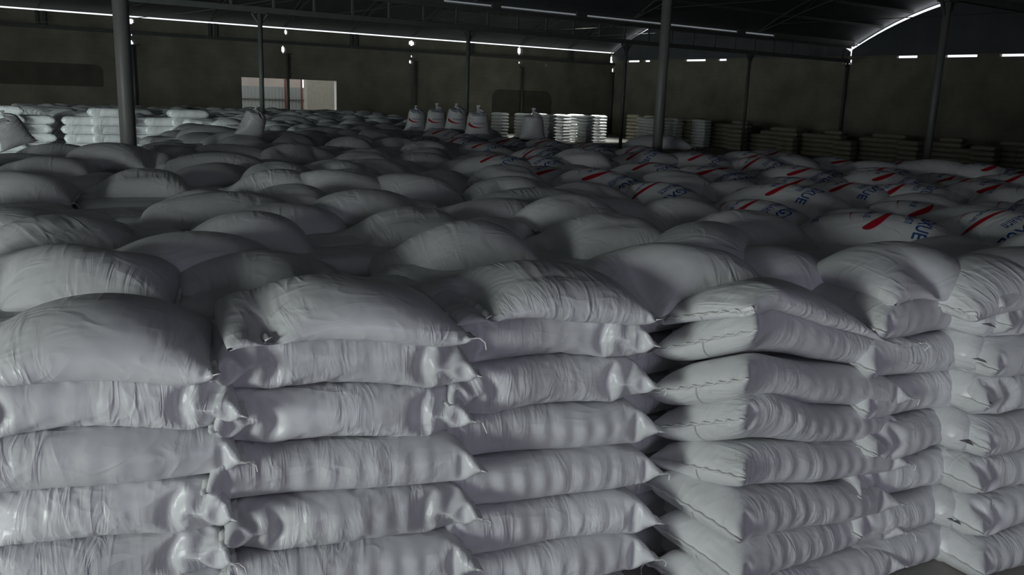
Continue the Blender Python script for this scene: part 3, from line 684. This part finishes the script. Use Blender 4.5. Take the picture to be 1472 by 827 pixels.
# ---- top sacks read off the photograph: column of the middle, row of the crown, drop below the eye, kind
HAND = [ # px, py, drop, type, yaw offset deg, mirror, zscale, printed, label
 (35, 452, .50, 0, -4, 1, .80, 0, 'large nearest sack with a deep hanging fold, on top of the nearest stack'),
 (455, 402, .50, 0, 2, 1, .70, 0, 'creased sack with bright rounded end, on top of the stack touching the nearest one'),
 (735, 362, .50, 2, -2, 1, .74, 0, 'glossy sack with folded ear, topping the stack before the bright-ended stack'),
 (1140, 385, .50, 3, 0, 1, .66, 0, 'top sack of the stack showing its bright sack ends'),
 (1285, 355, .50, 4, 2, 1, .85, 0, 'rounded dim sack on top of the stack beyond the bright-ended stack'),
 (1465, 400, .57, 5, 0, 1, .78, 0, 'dim sack topping the farther stack at the picture edge'),
 (1480, 405, .55, 0, 3, 1, .8, 0, 'rounded dim sack topping the nearer stack at the picture edge'),
 (95, 352, .52, 1, -3, 1, 1.05, 0, 'big sack with a long fold, directly behind the nearest sack'),
 (100, 440, .66, 3, 2, -1, .9, 0, 'low sack squeezed between the nearest sack and the big folded one'),
 (372, 364, .585, 4, 3, 1, 1.0, 0, 'first sack behind the creased sack with the bright rounded end'),
 (335, 304, .53, 0, 0, 1, 1.15, 0, 'plump two-lobed sack, second behind the creased bright-ended sack'),
 (318, 276, .54, 5, 2, 1, 1.0, 0, 'smooth pale sack, third behind the creased bright-ended sack'),
 (90, 317, .60, 2, 5, 1, 1.0, 0, 'wrinkled sack behind the big folded sack at the picture edge'),
 (30, 298, .60, 3, -8, 1, .9, 0, 'flat sack end poking out behind the wrinkled sack'),
 (172, 300, .66, 4, 40, 1, .85, 0, 'dark crumpled sack sunk in the hollow beside the plump two-lobed sack'),
 (15, 245, .52, 1, 0, 1, 1.0, 0, 'sack with ridged end at the picture edge before the bright pile'),
 (190, 243, .53, 2, 3, 1, 1.0, 0, 'wrinkled sack tucked behind the dark crumpled one'),
 (385, 243, .50, 0, 0, 1, 1.0, 0, 'long two-lobed sack behind the smooth pale sack'),
 (172, 205, .445, 3, 0, 1, 1.0, 0, 'smooth sack lying just before the near pipe column'),
 (80, 206, .52, 4, -3, -1, .9, 0, 'sack behind the ridged-end sack with the bright pile beyond'),
 (310, 219, .50, 5, 4, 1, 1.0, 0, 'sack with rounded end behind the long two-lobed sack'),
 (338, 189, .50, 1, 2, 1, 1.0, 0, 'long sack before the leaning upright sack'),
 (252, 204, .55, 3, -10, 1, .9, 0, 'dark sack at the foot of the near pipe column'),
 (490, 232, .52, 4, 0, 1, 1.0, 0, 'sack lying beyond the long two-lobed sack'),
 (545, 272, .52, 3, 4, 1, 1.0, 0, 'broad smooth sack two rows behind the two-lobed bright sack'),
 (575, 300, .54, 2, 0, 1, 1.05, 0, 'deeply creased sack with bright end behind the knobbed sack'),
 (655, 318, .52, 0, 4, 1, 1.1, 0, 'knobbed sack with twisted corner, first behind the glossy eared sack'),
 (580, 249, .50, 1, 2, 1, 1.0, 0, 'wrinkled sack behind the broad smooth sack'),
 (740, 254, .50, 4, 0, 1, 1.0, 0, 'sack with ridged end before the printed sacks'),
 (765, 270, .53, 5, 3, 1, .95, 0, 'low dim sack before the ridged-end sack'),
 (705, 285, .54, 3, -4, -1, .95, 0, 'crumpled sack behind the knobbed sack'),
 (860, 309, .52, 2, -2, 1, 1.0, 0, 'sack with a pointed white ear standing up behind the glossy eared sack'),
 (850, 282, .53, 5, 4, 1, .95, 0, 'smooth sack behind the sack with the pointed white ear'),
 (965, 284, .52, 0, -2, 1, 1.0, 0, 'bulging sack just before the nearest printed sack rows'),
 (965, 350, .53, 1, 3, 1, 1.1, 0, 'dim creased sack between the glossy eared sack and the bright-ended stack'),
 (1060, 304, .52, 2, -2, 1, 1.0, 0, 'sack with pale rounded end behind the bright-ended stack'),
 (1125, 354, .57, 3, 4, 1, .9, 0, 'low grey sack behind the top of the bright-ended stack'),
 (1440, 366, .55, 3, 4, 1, .9, 0, 'low dim sack behind the stack at the picture edge'),
 (1345, 278, .52, 3, -12, 1, 1.0, 0, 'plain smooth sack lying among the printed sacks'),
 (1342, 229, .46, 5, -16, 1, 1.0, 0, 'pale plain sack raised above the printed sacks by the gable wall'),
 (1150, 224, .48, 3, -8, 1, 1.0, 0, 'pale plain sack behind the printed sacks'),
 (1255, 231, .50, 1, -8, 1, .95, 0, 'small pale sack beside the raised plain sack'),
 (945, 193, .42, 5, -10, 1, 1.0, 0, 'pale plain sack lying at the foot of the second pipe column'),
 (825, 213, .44, 2, -20, 1, 1.0, 0, 'plain lumpy sack lying across the printed sacks'),
 # printed, long axis towards the camera
 (1020, 240, .50, 3, -88, 1, 1.05, 1, 'printed sack with sharp red swoosh beside the bulging plain sack'),
 (1130, 264, .50, 5, -84, 1, 1.1, 1, 'largest clearly printed sack with bold blue letters, middle of the printed rows'),
 (1155, 239, .50, 3, -88, 1, 1.0, 1, 'printed sack directly behind the largest clearly printed one'),
 (1085, 288, .53, 4, -80, 1, 1.0, 1, 'dim printed sack before the largest clearly printed one'),
 (1220, 262, .52, 5, -88, 1, 1.0, 1, 'wrinkled printed sack beside the largest clearly printed one'),
 (1275, 246, .50, 3, -84, 1, 1.0, 1, 'printed sack behind the plain smooth sack'),
 (1265, 306, .52, 5, -70, 1, 1.05, 1, 'long printed sack just behind the dim rounded top sack'),
 (1325, 291, .55, 3, -72, 1, 1.0, 1, 'printed sack half covered by the plain smooth sack'),
 (1440, 303, .50, 4, -100, 1, 1.1, 1, 'big tilted printed sack at the picture edge'),
 (1425, 262, .52, 3, -84, 1, 1.0, 1, 'printed sack beyond the plain smooth sack by the picture edge'),
 (1465, 250, .50, 5, -84, 1, 1.0, 1, 'printed sack farthest along by the picture edge'),
 (865, 243, .50, 3, -80, 1, 1.0, 1, 'printed sack with red swoosh behind the smooth plain sack'),
 (935, 233, .50, 5, -86, 1, 1.0, 1, 'printed sack with dark blue letters behind the bulging plain sack'),
 (945, 262, .53, 4, -80, 1, .95, 1, 'low printed sack touching the bulging plain sack'),
 (715, 222, .50, 5, -78, 1, 1.0, 1, 'printed sack nearest the upright sacks with pointed end'),
 (790, 240, .53, 3, -80, 1, .9, 1, 'flat printed sack beneath the lumpy plain sack'),
 (770, 224, .50, 4, -82, 1, 1.0, 1, 'printed sack beside the lumpy plain sack'),
]
def front_top(g0, label, P, z, rz, mirror, zs, st, seed):
    g = {k: v.copy() for k, v in g0.items()}
    for k in 'TB': g[k][..., 2] += LH*.0
    o = front_sack(g0, label, 'plain sacks lying on the pile', (P[0], P[1], z), rz, mirror, zs, 0, seed, sag=st['sag'], stretch=st['stretch'], droop=.06, twist=.9 if st['sag'] > .1 else 0)
    return o
placed = []
for hi, (px, py, drop, ty, yo, mi, zs, pr, lab) in enumerate(HAND):
    P = on_z(px, py, -drop); lod = 1 if P[1] < 5.5 else 2
    if hi < 7: P = np.array([*stacks[hi]['c'], 0]); drop = HC-ZB-6*LH-proto_data('top', ty, lod)['zmax']*zs+.012+(.065 if hi == 0 else 0)
    d = proto_data('top', ty, lod); rz = (stacks[hi]['yaw'] if hi < 7 else YAW*.55 if not pr else YAW)+math.radians(yo)
    if hi < 7:
        g = {k: v.copy() for k, v in PR['top'][ty].items()}
        front_top(g, lab, P, HC-drop-d['zmax']*zs, rz, mi, zs, stacks[hi], 200+hi)
        placed.append((float(P@D), float(P@N))); continue
    o = put('top', ty, (P[0], P[1], HC-drop-d['zmax']*zs), rz, lod, lab, 'printed sacks lying on the pile' if pr else 'plain sacks lying on the pile', bool(pr), mi, (1, 1, zs))
    placed.append((float(P@D), float(P@N)))

# ---- the rest of the pile on a jittered grid
def in_pile(t, n):
    if n > 27.0: return False
    if n < 8.3: left = -3.5
    elif n < 12.4: left = 2.55
    elif n < 18.6: left = 4.95
    else: left = 2.55
    if n < 4.0 and t > 13: return False
    if t < left: return False
    if t < 1.9: front = 2.80
    elif t < 2.65: front = 2.35
    elif t < 3.4: front = 2.25
    else: front = max(1.7, .447*t-1.2)
    if n < front: return False
    # far edge: cross aisle before the gable stacks
    far = np.interp(n, [0, 2, 4.1, 6.6, 8.1, 10.3, 21.5, 27], [12.5, 11.2, 9.6, 8.0, 7.1, 7.2, 10.9, 12.6])
    return t < far
rg = random.Random(5); cand = []; lowstuff = []
PT, PN = .70, .42
def vis(P):
    x, y, z = proj(P-np.array([0, 0, HC])); return z > .3 and -90 < x < 1560 and y < 900
ncol = {}
n = 1.7; ri = 0
while n < 27:
    t = -3.4+(.3 if ri % 2 else 0)
    while t < 13:
        if in_pile(t, n):
            jt, jn = rg.uniform(-.06, .06), rg.uniform(-.05, .05); c = np.array(W(t+jt, n+jn, 0)); top_z = HC-np.interp(n, [2, 8, 14, 22, 27], [.52, .53, .56, .62, .66])+rg.uniform(-.07, .05)
            edge = not in_pile(t-PT, n)
            near_hand = any((t+jt-ct)**2+(n+jn-cn)**2 < .1 for ct, cn in ((1.54, N_C), (7.53, N_C), (13.53, N_C), (7.5, N_B), (13.5, N_B))) or any(((t+jt-a)/.50)**2+((n+jn-b)/.31)**2 < 1 for a, b in placed)
            if vis(np.array([c[0], c[1], 1.1])):
                prz = (n < 11 and t > 5.2 and n > .25*t and c[0]/c[1] > -.12)
                if not near_hand: cand.append(['top', t, n, c[0], c[1], top_z, prz])
                if n > 8.2 and (edge or not in_pile(t, n-PN)):
                    for li in range(0, 6): cand.append(['side', t, n, c[0], c[1], ZB+li*LH, False])
                if any((t-ct)**2+(n-cn)**2 < .2 for ct, cn in ((1.54, N_C), (7.53, N_C), (13.53, N_C), (7.5, N_B))): t += PT; continue
                lowstuff.append((c[0], c[1], ZB+5*LH-.02))
                if n < 4.2:
                    for q in range(-1, 5): lowstuff.append((c[0]+.04*(q % 2), c[1]+.03, ZB+q*LH))
        t += PT
    n += PN; ri += 1
# block of stacks beyond the side aisle
for bi, (t0, nn, nl) in enumerate([(4.75-.47*k-(.38 if k > 4 else 0), 18.1+(.3 if k > 4 else 0)+.06*(k % 3), 7 if k % 3 else 8) for k in range(13)]):
    for li in range(1, nl):
        c = np.array(W(t0+rg.uniform(-.03, .03), nn, 0)); cand.append(['block', t0, nn, c[0], c[1], li*LH, False])
# stacks in front of the far wall, leaning in fans, and stacks along the gable wall
for k in range(12):
    t0 = 20.0+k*.66; nn = 29.5-(k % 3)*.7-(.25*k if k > 7 else 0)
    for li in range(9): c = np.array(W(t0, nn, 0)); cand.append(['far', t0, nn, c[0], c[1], li*.125, False])
for k in range(42):
    nn = 10.3+k*.49; t0 = 28.2-(.8 if k % 5 == 2 else 0); h = 4+(k*7//3 % 3)+(1 if k > 26 else 0)
    for li in range(h): c = np.array(W(t0, nn, 0)); cand.append(['gable', t0, nn, c[0], c[1], li*LH, False])
def score(c):
    P = np.array([c[3], c[4], c[5]-HC]); dd = np.linalg.norm(P); x, y, z = proj(P)
    s = 1/dd**2
    if not (-40 < x < 1512): s *= .05
    if c[0] == 'top': s *= 1.3 if dd < 12 else .8
    if c[0] == 'gable': s *= .7
    if c[0] in ('side', 'block', 'gable', 'far') and c[5] < .45: s *= .3
    return s
plain = [c for c in cand if not c[6]]; printed = [c for c in cand if c[6]]
plain.sort(key=score, reverse=True)
budget = 298-36-sum(1 for h in HAND if not h[7])
objs, rest = plain[:budget], plain[budget:]
print('hand', len(HAND), 'plain', len(plain), 'printed', len(printed), 'budget', budget, 'low', len(lowstuff))
def lab_of(c, k):
    row = int(round((c[2]-1.7)/PN))
    return row
rows = {}
for c in objs+printed: rows.setdefault((c[0], c[6], round(c[2], 2)), []).append(c)
def order(lst, key): lst.sort(key=key); return lst
tops_rows = sorted({round(c[2], 2) for c in objs+printed if c[0] == 'top'})
side_rows = sorted({round(c[2], 2) for c in objs if c[0] == 'side'})
far_rows = sorted({round(c[1], 2) for c in objs if c[0] == 'far'})
gab_rows = sorted({round(c[2], 2) for c in objs if c[0] == 'gable'})
blk_rows = sorted({round(c[1], 2) for c in objs if c[0] == 'block'}, reverse=True)
for c in objs+printed:
    kind, t, n_, x, y, z, pr = c; dist = math.hypot(x, y); r5 = random.Random(int(x*1000)+int(y*77)+int(z*991))
    lod = 2 if dist < 9 else 4
    if kind == 'top':
        same = order([q for q in objs+printed if q[0] == 'top' and round(q[2], 2) == round(n_, 2) and q[6] == pr], key=lambda q: q[1]); k = same.index(c)
        word = 'printed' if pr else 'plain'
        lab = f'{word} sack, {ordw[k]} from the aisle side in the {ordw[tops_rows.index(round(n_, 2))]} full row back'
        ty = r5.randrange(6) if not pr else r5.choice((3, 4, 5)); zs = r5.uniform(.9, 1.1); d = proto_data('top', ty, lod)
        yaw = YAW+(math.radians(r5.uniform(-95, -75)) if pr else -.25+r5.uniform(-.25, .25)+(0 if r5.random() < .88 else .8))
        put('top', ty, (x, y, z-d['zmax']*zs), yaw, lod, lab, 'printed sacks lying on the pile' if pr else 'plain sacks lying on the pile', pr, r5.choice((1, -1)) if not pr else 1, (1, 1, zs), (r5.uniform(-.12, .12), r5.uniform(-.1, .1)))
    else:
        ty = r5.randrange(3); ln = int(round(z/(LH if kind != 'far' else .125)))-(1 if kind == 'side' else 0)
        hh = 1 if kind != 'far' else .78
        if kind == 'side': lab = f'bright sack end, {ordw[max(0, 6-ln)]} from the top of the {ordw[side_rows.index(round(n_, 2))]} column along the aisle'; grp = 'sack ends facing the side aisle'; yaw = YAW
        elif kind == 'block': lab = f'bright sack, {ordw[7-min(ln, 7)]} layer down in the {ordw[blk_rows.index(round(t, 2))]} stack across the aisle'; grp = 'stacked sacks across the side aisle'; yaw = YAW+1.57
        elif kind == 'far': lab = f'small bright sack, {ordw[8-ln]} layer down in the {ordw[far_rows.index(round(t, 2))]} far stack'; grp = 'far bright stacks by the window wall'; yaw = YAW+1.57
        else: lab = f'dim sack, {ordw[ln]} layer up in the {ordw[gab_rows.index(round(n_, 2))]} stack along the gable wall'; grp = 'stacked sacks along the gable wall'; yaw = YAW+1.57
        brownish = kind == 'gable'
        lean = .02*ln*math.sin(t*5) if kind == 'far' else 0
        put('layer', ty, (x+r5.uniform(-.02, .02)+lean, y+r5.uniform(-.02, .02), z), yaw+r5.uniform(-.08, .08)+(.5*math.sin(t*3) if kind == 'far' else 0), lod, lab, grp, False, r5.choice((1, -1)), (1, 1, hh), (0, .10*math.sin(t*2.3)) if kind == 'far' else (0, 0), mat=M['brownish'] if brownish else None)
# everything smaller or buried: one mass of sacks
def mass(name, items, label, step, mat=None):
    XS, FS, US = [], [], []; off = 0; base = {k: [sack_arrays(g, step) for g in PR[k]] for k in ('layer', 'top')}
    for kind, x, y, z, rz, h in items:
        X, Fc, uv = base[kind][int(abs(x*31+y*17)) % len(base[kind])]; c, s_ = math.cos(rz), math.sin(rz)
        zz = z if kind == 'layer' else z-X[:, 2].max()*h
        XS.append(np.stack([X[:, 0]*c-X[:, 1]*s_+x, X[:, 0]*s_+X[:, 1]*c+y, X[:, 2]*h+zz], 1)); FS.append(Fc+off); US.append(uv); off += len(X)
    o = bpy.data.objects.new(name, fast_mesh(name, np.concatenate(XS), np.concatenate(FS), np.concatenate(US), mat or M['sack'])); COL.objects.link(o)
    return tag(o, label, 'sacks', None, 'stuff')
items = []
for c in rest:
    k = 'top' if c[0] == 'top' else 'layer'; yaw = YAW+(1.57 if c[0] in ('far', 'gable') else 0)+rg.uniform(-.2, .2)*(1 if k == 'top' else .4)
    items.append((k, c[3], c[4], c[5], yaw, .78 if c[0] == 'far' else 1))
gi = [q for q, c in zip(items, rest) if c[0] == 'gable']; wi = [q for q, c in zip(items, rest) if c[0] != 'gable']
if wi: mass('far_sacks', wi, 'mass of small distant white sacks filling the back of the shed', 7)
if gi: mass('brownish_sacks', gi, 'mass of dim dusty sacks in low stacks along the gable wall', 7, M['brownish'])
mass('buried_sacks', [('layer', x, y, z, YAW, 1.0) for x, y, z in lowstuff+BEHIND], 'mass of white sacks buried under the top layer of the pile', 7)

# ---- upright sacks standing on the pile
UP = [(597, 186, 152, 0, 1, 'upright printed sack farthest to the window side of the standing row'), (627, 187, 149, 1, 1, 'upright printed sack, second in the standing row, red swoosh in the middle'),
      (655, 190, 149, 0, 1, 'upright printed sack, third in the standing row, with bunched mouth'), (686, 196, 152, 1, 1, 'largest upright printed sack at the end of the standing row'), (765, 199, 156, 1, 0, 'plain upright sack with knotted mouth standing alone'),
      (357, 196, 151, 0, 0, 'plain leaning upright sack before the window opening'), (28, 206, 156, 1, 0, 'plain slumped upright sack before the bright stacks')]
for px, yb, yt, ty, pr, lab in UP:
    H = .52; y_h = on_z(px, yb, -.62); v0, v1 = ray(px, yb), ray(px, yt)
    # depth at which the sack's height spans the seen rows
    Y = {597: 13.6, 627: 13.4, 655: 13.1, 686: 12.4, 765: 12.2, 357: 9.8, 28: 8.6}[px]; H = Y*((v1[2]/v1[1])-(v0[2]/v0[1]))+.04; x = v0[0]/v0[1]*Y; zb = HC+v0[2]/v0[1]*Y-.02
    d = proto_data('up', ty, 2); sc_ = H/float(d['g']['T'][..., 2].max())
    tilt = (0, 0) if px > 500 else ((0, .25) if px > 300 else (.1, -.35))
    o = put('up', ty, (x, Y, zb-.02), .2 if px > 500 else .5, 2, lab, 'upright sacks on the pile', bool(pr), 1, (sc_*1.42, sc_*1.25, sc_), tilt, 'upright_printed_sack' if pr else 'upright_sack')
    print('up', px, round(Y, 1), round(zb-HC, 2))
print('built', round(time.time()-T0, 1))
